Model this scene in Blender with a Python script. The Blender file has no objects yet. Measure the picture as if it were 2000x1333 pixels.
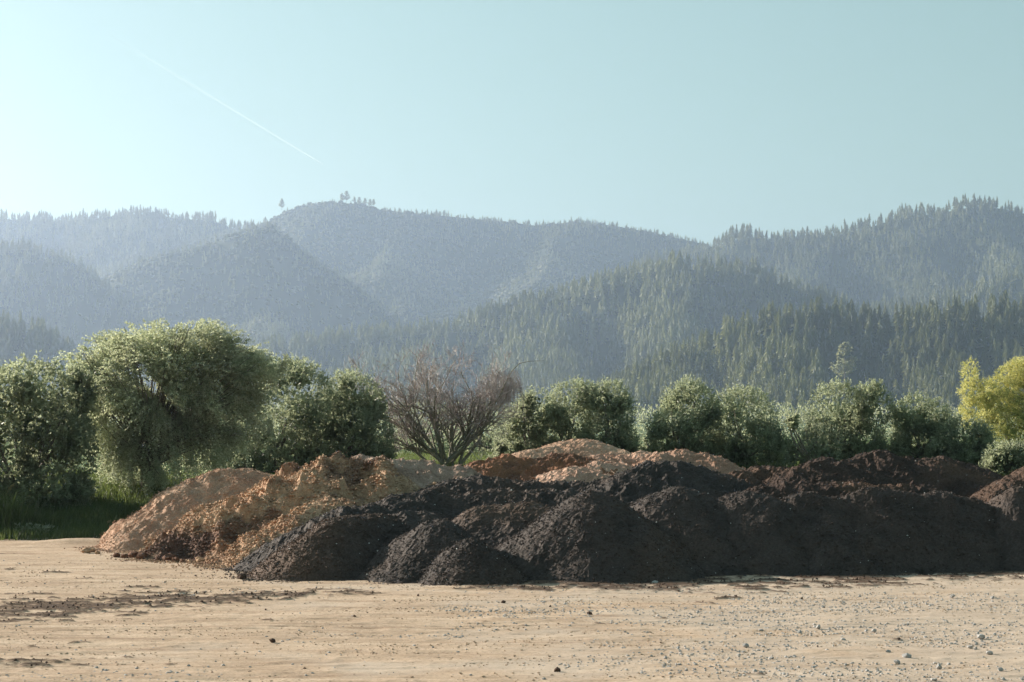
import bpy, math, random
import numpy as np

# ------------------------------------------------------------------ camera, sky, sun, exposure
scene = bpy.context.scene
COL = scene.collection
R = math.radians
F, H, HY = 4000.0, 2.6, 800.0          # focal length in photo pixels, eye height, photo row of the horizon
cam_d = bpy.data.cameras.new('camera'); cam = bpy.data.objects.new('camera', cam_d); COL.objects.link(cam)
cam_d.sensor_width = 36; cam_d.lens = 36 * F / 2000
cam.location = (0, 0, H); cam.rotation_euler = (R(90) + math.atan((HY - 666.5) / F), 0, 0)
cam_d.clip_start = 0.5; cam_d.clip_end = 200000
scene.camera = cam

AZ, EL = R(59), R(22)                  # sun: left of the view direction, beyond the piles
world = bpy.data.worlds.new("World"); scene.world = world; world.use_nodes = True
wn = world.node_tree.nodes; wl = world.node_tree.links
bg = wn['Background']; bg.inputs[1].default_value = 0.095
sky = wn.new('ShaderNodeTexSky'); sky.sky_type = 'NISHITA'; sky.sun_disc = False
sky.sun_elevation = EL; sky.sun_rotation = -AZ
sky.air_density = 1.0; sky.dust_density = 1.0; sky.ozone_density = 1.3; sky.altitude = 50
tint = wn.new('ShaderNodeMixRGB'); tint.blend_type = 'MULTIPLY'; tint.inputs[0].default_value = 1
tint.inputs[2].default_value = (0.82, 1.08, 0.85, 1)
gam = wn.new('ShaderNodeGamma'); gam.inputs[1].default_value = 0.6
wl.new(sky.outputs[0], gam.inputs[0]); wl.new(gam.outputs[0], tint.inputs[1]); wl.new(tint.outputs[0], bg.inputs[0])
sun_d = bpy.data.lights.new('sun', 'SUN'); sun_d.energy = 5.0; sun_d.angle = R(0.5); sun_d.color = (1.0, 0.9, 0.76)
sun = bpy.data.objects.new('sun', sun_d); COL.objects.link(sun)
sun.rotation_euler = (R(90) - EL, 0, -(math.pi - AZ) + math.pi * 2)
SUNV = np.array([-math.sin(AZ) * math.cos(EL), math.cos(AZ) * math.cos(EL), math.sin(EL)])
from mathutils import Vector
sun.rotation_euler = Vector(SUNV).to_track_quat('Z', 'Y').to_euler()
sun.location = tuple(SUNV * 100)
vs = scene.view_settings; vs.view_transform = 'Standard'; vs.look = 'None'; vs.gamma = 1; vs.use_curve_mapping = False
vs.exposure = 1.27
scene.render.engine = 'CYCLES'
scene.cycles.volume_bounces = 1

# ------------------------------------------------------------------ helpers
rng = np.random.default_rng(7); random.seed(7)

def at(px, py, Y):
    return np.array([(px - 1000) * Y / F, Y, H + (HY - py) * Y / F])

_T = np.random.default_rng(11).random((8, 256, 256))
def vnoise(x, y, s=0):
    x = np.asarray(x, float); y = np.asarray(y, float)
    ix = np.floor(x).astype(int); iy = np.floor(y).astype(int); fx = x - ix; fy = y - iy
    fx = fx * fx * (3 - 2 * fx); fy = fy * fy * (3 - 2 * fy); T = _T[s % 8]
    a = T[ix & 255, iy & 255]; b = T[(ix + 1) & 255, iy & 255]; c = T[ix & 255, (iy + 1) & 255]; d = T[(ix + 1) & 255, (iy + 1) & 255]
    return (a * (1 - fx) + b * fx) * (1 - fy) + (c * (1 - fx) + d * fx) * fy
def fbm(x, y, s=0, o=4, g=0.5):
    t = 0; a = 1; n = 0; c, sn = math.cos(.6), math.sin(.6)
    for k in range(o):
        t = t + a * vnoise(x + 17.3 * k, y - 9.1 * k, s + k); n += a; a *= g
        x, y = (x * c - y * sn) * 2.03, (x * sn + y * c) * 2.03
    return t / n
def billow(x, y, s=0, o=3, g=0.5):
    t = 0; a = 1; n = 0; c, sn = math.cos(.7), math.sin(.7)
    for k in range(o):
        t = t + a * (1 - np.abs(2 * vnoise(x + 7.7 * k, y + 3.1 * k, s + k) - 1)); n += a; a *= g
        x, y = (x * c - y * sn) * 2.1, (x * sn + y * c) * 2.1
    return t / n
def sstep(a, b, x):
    t = np.clip((x - a) / (b - a), 0, 1); return t * t * (3 - 2 * t)

class Acc:
    """collects vertices and faces of ONE mesh"""
    def __init__(s): s.v = []; s.f = {3: [], 4: []}; s.mi = {3: [], 4: []}; s.c = []; s.n = 0
    def add(s, v, f, m=0, c=None):
        v = np.asarray(v, float).reshape(-1, 3); f = np.asarray(f, int); k = f.shape[1]
        s.v.append(v); s.f[k].append(f + s.n); s.mi[k].append(np.full(len(f), m)); s.n += len(v)
        if c is None: c = np.full(len(v), .5)
        s.c.append(np.broadcast_to(np.asarray(c, float), (len(v),)))
    def build(s, name, mats, parent=None, smooth=False):
        v = np.concatenate(s.v) if s.v else np.zeros((0, 3)); me = bpy.data.meshes.new(name)
        me.vertices.add(len(v)); me.vertices.foreach_set('co', v.astype(np.float32).ravel())
        f3 = np.concatenate(s.f[3]) if s.f[3] else np.zeros((0, 3), int); f4 = np.concatenate(s.f[4]) if s.f[4] else np.zeros((0, 4), int)
        me.loops.add(f3.size + f4.size); me.loops.foreach_set('vertex_index', np.concatenate([f3.ravel(), f4.ravel()]).astype(np.int32))
        me.polygons.add(len(f3) + len(f4))
        me.polygons.foreach_set('loop_start', np.concatenate([np.arange(len(f3)) * 3, f3.size + np.arange(len(f4)) * 4]).astype(np.int32))
        mi = np.concatenate(s.mi[3] + s.mi[4]) if (s.mi[3] or s.mi[4]) else np.zeros(0)
        me.polygons.foreach_set('material_index', mi.astype(np.int32))
        me.polygons.foreach_set('use_smooth', np.full(len(mi), smooth))
        a = me.attributes.new('tone', 'FLOAT', 'POINT'); a.data.foreach_set('value', np.concatenate(s.c).astype(np.float32))
        me.update(calc_edges=True); me.validate()
        for m in (mats if isinstance(mats, (list, tuple)) else [mats]): me.materials.append(m)
        o = bpy.data.objects.new(name, me); COL.objects.link(o)
        if parent is not None: o.parent = parent
        return o

def tag(o, label=None, cat=None, group=None, kind=None):
    if label: o['label'] = label
    if cat: o['category'] = cat
    if group: o['group'] = group
    if kind: o['kind'] = kind
    return o
def empty(name, loc):
    o = bpy.data.objects.new(name, None); COL.objects.link(o); o.location = tuple(loc); return o
def part(acc, name, mats, root, **k):
    """a part whose vertices were collected in world space"""
    L = np.array(root.location)
    acc.v = [v - L for v in acc.v]
    return acc.build(name, mats, root, **k)

def grid_faces(nx, ny):
    i = np.arange((nx - 1) * (ny - 1)); a = (i // (nx - 1)) * nx + i % (nx - 1)
    return np.stack([a, a + 1, a + nx + 1, a + nx], 1)

def unit(v): return v / np.maximum(np.linalg.norm(v, axis=-1, keepdims=True), 1e-9)
def rdir(n): return unit(rng.normal(size=(n, 3)))

def stamp(acc, tv, tf, P, S, ang=None, m=0, c=None, tilt=None):
    """copies of a small template merged in one mesh: P (n,3), S (n,) or (n,3)"""
    n = len(P); k = len(tv); S = np.asarray(S, float)
    if S.ndim == 1: S = S[:, None].repeat(3, 1)
    if ang is None: ang = rng.random(n) * 6.283
    v = tv[None] * S[:, None, :]
    ca, sa = np.cos(ang)[:, None], np.sin(ang)[:, None]
    x = v[..., 0] * ca - v[..., 1] * sa; y = v[..., 0] * sa + v[..., 1] * ca
    v = np.stack([x, y, v[..., 2]], -1)
    if tilt is not None: v[..., 0] += v[..., 2] * tilt[:, None, 0]; v[..., 1] += v[..., 2] * tilt[:, None, 1]
    v = v + P[:, None, :]
    f = tf[None] + (np.arange(n) * k)[:, None, None]
    if c is None: c = rng.random(n)
    acc.add(v.reshape(-1, 3), f.reshape(-1, tf.shape[1]), m, np.repeat(c, k))

def ico(sub=1, seed=0, rough=.25, flat=.8):
    import bmesh
    bm = bmesh.new(); bmesh.ops.create_icosphere(bm, subdivisions=sub, radius=1)
    v = np.array([w.co[:] for w in bm.verts]); f = np.array([[w.index for w in p.verts] for p in bm.faces]); bm.free()
    r = np.random.default_rng(seed); v = v * (1 + rough * (r.random((len(v), 1)) - .5) * 2); v[:, 2] *= flat
    return v, f
OCT = (np.array([[1, 0, .1], [0, .8, -.1], [-.9, .1, 0], [.1, -1, .1], [0, .1, .7], [.1, 0, -.7]]),
       np.array([[0, 1, 4], [1, 2, 4], [2, 3, 4], [3, 0, 4], [1, 0, 5], [2, 1, 5], [3, 2, 5], [0, 3, 5]]))

def tube(acc, pts, rads, k=5, m=0, c=.5):
    pts = np.asarray(pts, float); rads = np.asarray(rads, float); n = len(pts)
    d = unit(np.gradient(pts, axis=0)); up = np.array([0.13, .99, .05]) if abs(d[0][2]) > .5 else np.array([0, 0, 1.])
    a = unit(np.cross(d, up)); b = np.cross(d, a); t = np.arange(k) / k * 6.2832
    v = pts[:, None] + rads[:, None, None] * (np.cos(t)[None, :, None] * a[:, None] + np.sin(t)[None, :, None] * b[:, None])
    i = np.arange(n - 1)[:, None] * k; j = np.arange(k)[None]; j2 = (j + 1) % k
    f = np.stack([i + j, i + j2, i + k + j2, i + k + j], -1).reshape(-1, 4)
    acc.add(v.reshape(-1, 3), f, m, c)

def leaves(acc, P, A, L, W, m=0, c=None, droop=0):
    """rhombic leaves: base P, direction A, length L, width W; folded a little along the midrib"""
    n = len(P); A = unit(A); S = unit(np.cross(A, rdir(n))); N = np.cross(A, S)
    L = np.broadcast_to(np.asarray(L, float), (n,))[:, None]; W = np.broadcast_to(np.asarray(W, float), (n,))[:, None]
    mid = P + A * L * .45
    v = np.stack([P, mid + S * W * .5 + N * W * .15, P + A * L, mid - S * W * .5 + N * W * .15], 1).reshape(-1, 3)
    f = np.arange(4 * n).reshape(n, 4)
    if c is None: c = rng.random(n)
    acc.add(v, f, m, np.repeat(c, 4))

# ------------------------------------------------------------------ materials
def ramp(nt, pos_col, src):
    r = nt.nodes.new('ShaderNodeValToRGB'); e = r.color_ramp.elements
    while len(e) < len(pos_col): e.new(.5)
    for q, (p, c) in zip(e, pos_col): q.position = p; q.color = (*c, 1)
    nt.links.new(src, r.inputs[0]); return r.outputs[0]
def attr(nt, name='tone'):
    a = nt.nodes.new('ShaderNodeAttribute'); a.attribute_name = name; return a.outputs['Fac']
def noise_tex(nt, scale, detail=4, rough=.6, obj=True):
    t = nt.nodes.new('ShaderNodeTexCoord'); n = nt.nodes.new('ShaderNodeTexNoise')
    n.inputs['Scale'].default_value = scale; n.inputs['Detail'].default_value = detail; n.inputs['Roughness'].default_value = rough
    nt.links.new(t.outputs['Object'], n.inputs['Vector']); return n.outputs['Fac']
def mixc(nt, fac, a, b, mode='MIX'):
    m = nt.nodes.new('ShaderNodeMixRGB'); m.blend_type = mode
    for i, v in ((0, fac), (1, a), (2, b)):
        if isinstance(v, (int, float)): m.inputs[i].default_value = v
        elif isinstance(v, tuple): m.inputs[i].default_value = (*v, 1)
        else: nt.links.new(v, m.inputs[i])
    return m.outputs[0]
def math_n(nt, op, a, b=0.0, clamp=False):
    m = nt.nodes.new('ShaderNodeMath'); m.operation = op; m.use_clamp = clamp
    for i, v in ((0, a), (1, b)):
        if isinstance(v, (int, float)): m.inputs[i].default_value = v
        else: nt.links.new(v, m.inputs[i])
    return m.outputs[0]
def new_mat(name):
    m = bpy.data.materials.new(name); m.use_nodes = True; nt = m.node_tree
    return m, nt, nt.nodes['Principled BSDF'], nt.nodes['Material Output']

def leaf_mat(name, cols, trans=.35, rough=.4, spec=.5, nscale=None, tcol=(.25, .35, .06)):
    m, nt, p, out = new_mat(name)
    c = ramp(nt, cols, attr(nt))
    if nscale:
        n = noise_tex(nt, nscale, 2); c = mixc(nt, .8, c, ramp(nt, [(.35, (.55, .55, .55)), (.65, (1.35, 1.35, 1.2))], n), 'MULTIPLY')
    nt.links.new(c, p.inputs['Base Color']); p.inputs['Roughness'].default_value = rough
    p.inputs['Specular IOR Level'].default_value = spec
    t = nt.nodes.new('ShaderNodeBsdfTranslucent'); tc = mixc(nt, .6, c, tcol); nt.links.new(tc, t.inputs[0])
    mx = nt.nodes.new('ShaderNodeMixShader'); mx.inputs[0].default_value = trans
    nt.links.new(p.outputs[0], mx.inputs[1]); nt.links.new(t.outputs[0], mx.inputs[2]); nt.links.new(mx.outputs[0], out.inputs[0])
    return m

def simple_mat(name, cols, rough=.8, spec=.3, scale=6, bump=0, use_tone=False):
    m, nt, p, out = new_mat(name)
    n = attr(nt) if use_tone else noise_tex(nt, scale, 5)
    nt.links.new(ramp(nt, cols, n), p.inputs['Base Color']); p.inputs['Roughness'].default_value = rough
    p.inputs['Specular IOR Level'].default_value = spec
    if bump:
        b = nt.nodes.new('ShaderNodeBump'); b.inputs['Strength'].default_value = bump; b.inputs['Distance'].default_value = .02
        nt.links.new(noise_tex(nt, scale * 3, 5), b.inputs['Height']); nt.links.new(b.outputs[0], p.inputs['Normal'])
    return m

def soil_mat(name, base, alt, dark, scale=1.2, rough=.85, spec=.25, fine=45, mask_col=None):
    """loose material: colour patches (large noise + the mesh's own tone attribute) and fine grain"""
    m, nt, p, out = new_mat(name)
    big = noise_tex(nt, scale, 5, .65); fin = noise_tex(nt, fine, 4, .7)
    c = ramp(nt, [(.36, alt), (.56, base)], big)
    c = mixc(nt, math_n(nt, 'MULTIPLY', attr(nt), 1.0, True), c, dark)
    c = mixc(nt, .9, c, ramp(nt, [(.3, (.55, .52, .5)), (.5, (1, 1, 1)), (.72, (1.5, 1.5, 1.5))], fin), 'MULTIPLY')
    nt.links.new(c, p.inputs['Base Color']); p.inputs['Roughness'].default_value = rough
    p.inputs['Specular IOR Level'].default_value = spec
    b = nt.nodes.new('ShaderNodeBump'); b.inputs['Strength'].default_value = .7; b.inputs['Distance'].default_value = .012
    nt.links.new(fin, b.inputs['Height']); nt.links.new(b.outputs[0], p.inputs['Normal'])
    return m

M = {}
M['compost'] = soil_mat('black_compost', (.060, .045, .040), (.038, .030, .027), (.11, .068, .048), 2.0, .8, .22, 30)
M['bark'] = soil_mat('brown_bark', (.064, .043, .036), (.042, .031, .027), (.125, .075, .052), 2.0, .92, .12, 30)
M['chip'] = simple_mat('pale_chip', [(0, (.4, .38, .36)), (1, (.6, .6, .6))], .4, .5, use_tone=True)
M['sand'] = soil_mat('pale_sand', (.49, .32, .225), (.37, .225, .155), (.28, .16, .105), .8, .9, .15, 38)
M['greysand'] = soil_mat('grey_pink_sand', (.42, .30, .235), (.27, .175, .135), (.16, .085, .06), 1.1, .9, .15, 38)
M['clay'] = soil_mat('orange_clay', (.49, .325, .215), (.34, .20, .125), (.13, .075, .058), .9, .9, .15, 38)
M['redclay'] = soil_mat('red_brown_clay', (.25, .12, .068), (.17, .085, .052), (.07, .042, .036), 1.1, .9, .15, 38)
M['pink'] = soil_mat('pink_sawdust', (.48, .31, .23), (.36, .215, .155), (.24, .13, .085), 1.0, .9, .15, 38)
M['stone'] = simple_mat('grey_stone', [(.3, (.28, .26, .25)), (.7, (.46, .435, .42))], .8, .3, 12, .4)
M['wood'] = simple_mat('bark_wood', [(.3, (.10, .085, .07)), (.7, (.24, .21, .18))], .85, .2, 14, .6)
M['greywood'] = simple_mat('lichen_wood', [(.3, (.12, .115, .085)), (.7, (.26, .25, .19))], .85, .2, 9, .5)
M['twig'] = simple_mat('purple_twig', [(0, (.22, .165, .155)), (.6, (.36, .29, .275)), (1, (.52, .46, .43))], .55, .5, use_tone=True)

# ------------------------------------------------------------------ ground
def bank(x, y):
    y0 = 41.0 + 6 * sstep(-9, -3, x)
    z = .95 * sstep(0, 9.5, y - y0) * 1.0
    return z * (1 - sstep(90, 400, y)) - 8 * sstep(110, 500, y)
def mound(x, y):
    r = np.exp(-((x + 8.35) / 1.0) ** 2 - ((y - 39.6) / .35) ** 2) * .10
    r += np.exp(-((x + 6.9) / .9) ** 2 - ((y - 39.3) / .3) ** 2) * .06
    return r
def track_shade_mask(x, y):
    """dark soil trodden into the yard: the strip to the left, patches near, spill along the black piles; also shade painted dark at their foot"""
    px = x * F / y; n = fbm(x * 2.3, y * 5.5, 2, 4, .6); n2 = fbm(x * 6, y * 9, 3, 3, .6)
    py = HY + H * F / y
    w = px + 1000
    c1 = 1193 - 20 * sstep(0, 350, w) - 12 * sstep(350, 650, w); h1 = 26 - 16 * sstep(250, 600, w)
    a = np.exp(-((py - c1) / h1) ** 2) * (1 - sstep(640, 800, w))
    c2 = 1158 + 0 * w; a = np.maximum(a, .8 * np.exp(-((py - c2) / 5) ** 2) * sstep(380, 520, w) * (1 - sstep(700, 800, w)))
    a = np.maximum(a, .85 * np.exp(-((py - 1296) / 9) ** 2) * (1 - sstep(60, 190, w)))
    a = np.maximum(a, .62 * np.exp(-((py - 1300) / 7) ** 2) * sstep(280, 320, w) * (1 - sstep(340, 400, w)))
    a = np.maximum(a, .60 * np.exp(-((py - 1162) / 5) ** 2) * (1 - sstep(100, 170, w)))
    a = np.maximum(a, .60 * np.exp(-((py - 1131) / 5) ** 2) * sstep(60, 130, w) * (1 - sstep(190, 240, w)))
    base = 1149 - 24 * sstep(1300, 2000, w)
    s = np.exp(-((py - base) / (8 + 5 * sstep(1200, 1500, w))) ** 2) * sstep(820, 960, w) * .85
    s = np.maximum(s, .95 * sstep(base + 1, base - 4, py) * (py > 1095) * sstep(820, 960, w))  # shaded strip between spill and heap foot, painted as dark ground colour
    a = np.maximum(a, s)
    a = np.maximum(a, .8 * np.exp(-((py - 1166) / 4) ** 2) * np.exp(-((w - 1410) / 30) ** 2))
    a = np.maximum(a, .45 * sstep(.66, .78, fbm(x * 1.1 + 5, y * 2.2, 5, 4)))
    m = sstep(.36, .5, a * .46 + ((n - .5) * 1.3 + (n2 - .5) * .9) * (.45 + .55 * a))
    return m
def zground(x, y): return bank(x, y) + mound(x, y)

xs = np.concatenate([-np.geomspace(9000, 14, 26), np.arange(-13, 13.01, .036), np.geomspace(14, 9000, 26)])
ys = np.concatenate([[-200, -50, 0, 8, 14], np.arange(18, 26, .03), np.arange(26, 36, .034), np.arange(36, 44, .06), np.arange(44, 70, .5), np.geomspace(70, 9500, 40)])
X, Y = np.meshgrid(xs, ys)
Z = bank(X, Y) + mound(X, Y)
fade = (1 - sstep(44, 60, Y)) * (1 - sstep(11, 14, np.abs(X)))
tm = track_shade_mask(X, np.maximum(Y, 5)) * (Y > 15) * fade
Z += fade * ((fbm(X * .35, Y * .5, 1, 3) - .5) * .05 + (fbm(X * 1.5, Y * 3, 4, 3) - .5) * .022 + (fbm(X * 8, Y * 9, 3, 3, .6) - .5) * .012
             + tm * (billow(X * 6.5, Y * 8.5, 2, 4, .75)) * .032)
Z += fade * .005 * sstep(.5, .62, fbm(X * 1.6, Y * 8, 5, 5, .7)) * billow(X * 7, Y * 9, 1, 3, .6)
Z += fade * .012 * sstep(.52, .6, fbm(X * .8, Y * 2.5, 6, 3)) * billow(X * 3, Y * 4, 3, 2)
# tracks of tyres, faint, running left to right
Z -= fade * .008 * (np.sin((Y - .08 * X) * 26) > .3) * np.exp(-((Y - 24.6 - .06 * X) / .35) ** 2)
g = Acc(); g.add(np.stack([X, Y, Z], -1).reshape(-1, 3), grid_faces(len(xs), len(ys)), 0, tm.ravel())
m, nt, p, out = new_mat('yard_earth')
tc = nt.nodes.new('ShaderNodeTexCoord'); sep = nt.nodes.new('ShaderNodeSeparateXYZ'); nt.links.new(tc.outputs['Object'], sep.inputs[0])
mp = nt.nodes.new('ShaderNodeMapping'); mp.inputs['Scale'].default_value = (.55, 1.5, 1); nt.links.new(tc.outputs['Object'], mp.inputs[0])
n1 = nt.nodes.new('ShaderNodeTexNoise'); n1.inputs['Scale'].default_value = 1.1; n1.inputs['Detail'].default_value = 6; n1.inputs['Roughness'].default_value = .65
nt.links.new(mp.outputs[0], n1.inputs['Vector'])
c = ramp(nt, [(.3, (.33, .234, .162)), (.48, (.44, .32, .23)), (.68, (.53, .405, .302))], n1.outputs['Fac'])
fine = noise_tex(nt, 26, 6, .75)
c = mixc(nt, .85, c, ramp(nt, [(.33, (.55, .52, .5)), (.47, (.95, .95, .95)), (.7, (1.3, 1.3, 1.3))], fine), 'MULTIPLY')
mp2 = nt.nodes.new('ShaderNodeMapping'); mp2.inputs['Scale'].default_value = (.12, 2.6, 1); mp2.inputs['Rotation'].default_value = (0, 0, .05); nt.links.new(tc.outputs['Object'], mp2.inputs[0])
n3 = nt.nodes.new('ShaderNodeTexNoise'); n3.inputs['Scale'].default_value = 1.6; n3.inputs['Detail'].default_value = 5; n3.inputs['Roughness'].default_value = .7; nt.links.new(mp2.outputs[0], n3.inputs['Vector'])
c = mixc(nt, .8, c, ramp(nt, [(.35, (.74, .70, .68)), (.5, (1, 1, 1)), (.65, (1.1, 1.1, 1.12))], n3.outputs['Fac']), 'MULTIPLY')
grav = ramp(nt, [(.45, (0, 0, 0)), (.62, (1, 1, 1))], math_n(nt, 'ADD', noise_tex(nt, .45, 3), math_n(nt, 'MULTIPLY', sep.outputs[0], .035)))
c = mixc(nt, math_n(nt, 'MULTIPLY', grav, .45), c, (.47, .40, .34))
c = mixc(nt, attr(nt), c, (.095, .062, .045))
green = ramp(nt, [(.4, (.035, .06, .018)), (.6, (.075, .12, .03))], noise_tex(nt, 1.5, 4))
# soil turns to grass where the bank starts
edge = math_n(nt, 'SUBTRACT', sep.outputs[1], 41.2)
shift = nt.nodes.new('ShaderNodeMapRange'); shift.inputs[1].default_value = -9; shift.inputs[2].default_value = -3; shift.inputs[3].default_value = 0; shift.inputs[4].default_value = 5
nt.links.new(sep.outputs[0], shift.inputs[0])
gm = math_n(nt, 'ADD', math_n(nt, 'SUBTRACT', edge, shift.outputs[0]), math_n(nt, 'MULTIPLY', math_n(nt, 'SUBTRACT', noise_tex(nt, 1.8, 4), .5), 3), True)
c = mixc(nt, gm, c, green)
nt.links.new(c, p.inputs['Base Color']); p.inputs['Roughness'].default_value = .95; p.inputs['Specular IOR Level'].default_value = .1
b = nt.nodes.new('ShaderNodeBump'); b.inputs['Strength'].default_value = .6; b.inputs['Distance'].default_value = .01
nt.links.new(fine, b.inputs['Height']); nt.links.new(b.outputs[0], p.inputs['Normal'])
tag(g.build('ground', m, smooth=True), kind='structure')

# ------------------------------------------------------------------ heaps
def heap(name, label, cat, group, mat, nodes, slope=.75, r0=.25, amp=.05, lump=.0, step=.032, chips=2500, tone=None, white=.006, seed=0, warp=.18, chunk=(.009, .026), ky=1.0, pale=None):
    P = np.array([at(*q) for q in nodes]); pts = [P[0]]
    for a, b in zip(P[:-1], P[1:]):
        n = max(1, int(np.linalg.norm((b - a)[:2]) / .12))
        for k in range(1, n + 1): pts.append(a + (b - a) * k / n)
    pts = np.array(pts); rad = pts[:, 2] / slope + .5
    x0, x1 = (pts[:, 0] - rad).min(), (pts[:, 0] + rad).max(); y0, y1 = (pts[:, 1] - rad * ky).min(), (pts[:, 1] + rad).max()
    xs = np.arange(x0, x1, step); ys = np.arange(y0, y1, step); X, Y = np.meshgrid(xs, ys)
    def hf(X, Y):
        ox, oy = 31.7 * seed, 12.9 * seed
        wx = X + warp * 2 * (fbm(X * .9 + ox, Y * .9 + oy, seed, 3) - .5); wy = Y + warp * 2 * (fbm(X * .9 + oy, Y * .9 - ox, seed + 3, 3) - .5)
        Z = np.full(X.shape, -9.)
        for q in pts:
            d = np.sqrt((wx - q[0]) ** 2 + (wy - q[1]) ** 2 + r0 * r0); Z = np.maximum(Z, q[2] + slope * r0 - slope * d)
        rel = sstep(-.05, .3, Z)
        Z = Z + rel * (amp * 1.6 * (fbm(X * 1.7 + ox, Y * 1.7, seed + 1, 3) - .5) + amp * 1.3 * (billow(X * 4 + oy, Y * 4, seed + 2, 3, .6) - .6))
        if lump: 
            b = billow(X * 1.1 + ox, Y * 1.1 + oy, seed + 5, 4, .55); Z = Z + rel * lump * (sstep(.45, .85, b) - .5)
            Z = Z + rel * lump * .5 * (sstep(.42, .66, fbm(X * 2.3, Y * 2.3 + ox, seed + 6, 3)) - .5)
        # loose clods
        Z = Z + .034 * (billow(X * 9, Y * 9, seed + 4, 3, .7) - .6) + .02 * (vnoise(X * 27, Y * 27, seed) - .5)
        return Z
    Z = hf(X, Y); G = bank(X, Y)
    T = np.zeros(X.shape)
    if tone is not None: T = tone(X, Y, Z)
    ny, nx = X.shape; F4 = grid_faces(nx, ny); ok = (Z.ravel() > G.ravel() - .06)[F4].any(1)
    F4 = F4[ok]; used = np.zeros(X.size, bool); used[F4.ravel()] = True; idx = np.cumsum(used) - 1
    a = Acc(); V = np.stack([X, Y, np.maximum(Z, G - .08)], -1).reshape(-1, 3)
    a.add(V[used], idx[F4], 0, T.ravel()[used])
    root_z = 0
    # loose chunks lying on the surface, part of the same heap
    chips = int(chips * 1.6)
    vis = np.where(used & (Z.ravel() > G.ravel() + .01))[0]
    if len(vis) and chips:
        w = rng.choice(vis, chips); Pc = V[w] + rng.normal(size=(chips, 3)) * [step, step, .004]
        S = chunk[0] + (chunk[1] - chunk[0]) * rng.random(chips) ** 3
        cl = np.clip(T.ravel()[w] + rng.normal(size=chips) * .12, 0, 1)
        isw = rng.random(chips) < white
        stamp(a, OCT[0], OCT[1], Pc[~isw], S[~isw][:, None] * (.7 + .6 * rng.random(((~isw).sum(), 3))), c=cl[~isw])
        if isw.any(): stamp(a, OCT[0], OCT[1], Pc[isw] + [0, 0, .01], (S[isw] * .5 + .004)[:, None] * (.6 + .8 * rng.random((isw.sum(), 3))), m=1)
        # clods rolled to the foot
        foot = np.where(np.abs(Z.ravel() - G.ravel() + .01) < .04)[0]
        if len(foot):
            k = chips // 3; w = rng.choice(foot, k); Pc = V[w] + rng.normal(size=(k, 3)) * [.3, .32, 0] * rng.random((k, 1)); Pc[:, 2] = bank(Pc[:, 0], Pc[:, 1]) + .005
            stamp(a, OCT[0], OCT[1], Pc, .008 + .02 * rng.random(k) ** 2, c=cl[:k] if k <= len(cl) else None)
    o = a.build(name, [mat, M['chip']], smooth=False)
    # origin at the foot of the heap
    c0 = np.array([pts[:, 0].mean(), pts[:, 1].mean(), 0.]); me = o.data
    co = np.empty(len(me.vertices) * 3, np.float32); me.vertices.foreach_get('co', co); co = (co.reshape(-1, 3) - c0).astype(np.float32)
    me.vertices.foreach_set('co', co.ravel()); me.update(); o.location = tuple(c0)
    return tag(o, label, cat, group)

GB = 'heaps of black compost tipped in a row'
def bt(X, Y, Z): return .35 * sstep(.5, .75, fbm(X * .9, Y * .9, 2, 3))
bk = dict(amp=.06, tone=bt)
heap('compost_heap', 'smallest black compost cone at the very front of the row', 'compost heap', GB, M['compost'], [(918, 1054, 31.1)], slope=.72, r0=.14, chips=3500, seed=1, tone=bt, amp=.04)
heap('compost_heap', 'low rounded black compost heap just left of and behind the smallest cone', 'compost heap', GB, M['compost'], [(835, 1020, 31.9), (865, 1016, 32.0)], slope=.74, r0=.2, chips=3500, seed=2, tone=bt, amp=.05)
heap('compost_heap', 'brown-topped compost hump between the small front cones and the tall dark cone', 'compost heap', GB, M['compost'], [(950, 990, 34.2), (1030, 982, 34.4)], slope=.66, r0=.35, chips=4000, seed=3, tone=lambda X, Y, Z: .8 * sstep(.5, 1.0, Z), amp=.06)
heap('compost_heap', 'tall pointed black compost cone in the middle of the front row', 'compost heap', GB, M['compost'], [(1140, 958, 32.6), (1160, 960, 32.7)], slope=.73, r0=.22, chips=8000, seed=4, tone=bt, amp=.06)
heap('compost_heap', 'black compost mound directly right of the tall pointed cone', 'compost heap', GB, M['compost'], [(1320, 950, 33.6), (1350, 960, 33.6)], slope=.8, r0=.35, chips=6000, seed=5, **bk)
heap('compost_heap', 'black compost mound with small crumbly top, second right of the tall pointed cone', 'compost heap', GB, M['compost'], [(1440, 964, 33.6), (1475, 966, 33.6)], slope=.84, r0=.3, chips=5000, seed=6, **bk)
heap('compost_heap', 'long wall of black compost in shade with an uneven thin sunlit crest', 'compost heap', GB, M['compost'], [(1560, 966, 33.7), (1590, 962, 33.7), (1640, 974, 33.8), (1690, 955, 34), (1740, 958, 34.1), (1785, 968, 34.1), (1830, 960, 34.2), (1890, 971, 34.3)], slope=.8, r0=.15, chips=12000, seed=7, **bk)
heap('compost_heap', 'dark compost heap at the right end of the shaded wall, cut by the frame', 'compost heap', GB, M['compost'], [(1975, 952, 34.5), (2040, 945, 34.7), (2130, 945, 34.8), (2250, 955, 34.8)], slope=.8, r0=.2, chips=7000, seed=0, **bk)
def lt(X, Y, Z): return sstep(-1.9, -3.3, X - .35 * (Y - 32)) * .85 * (.5 + fbm(X * 2, Y * 2, 1, 3))
heap('compost_heap', 'leftmost black compost heap with brown left flank and dark front hollow, against the orange clay', 'compost heap', GB, M['compost'], [(622, 1046, 32.0), (652, 1018, 32.3), (690, 1006, 32.7), (750, 1008, 33.2)], slope=.82, r0=.25, chips=8000, seed=2, tone=lt, amp=.07)
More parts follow.
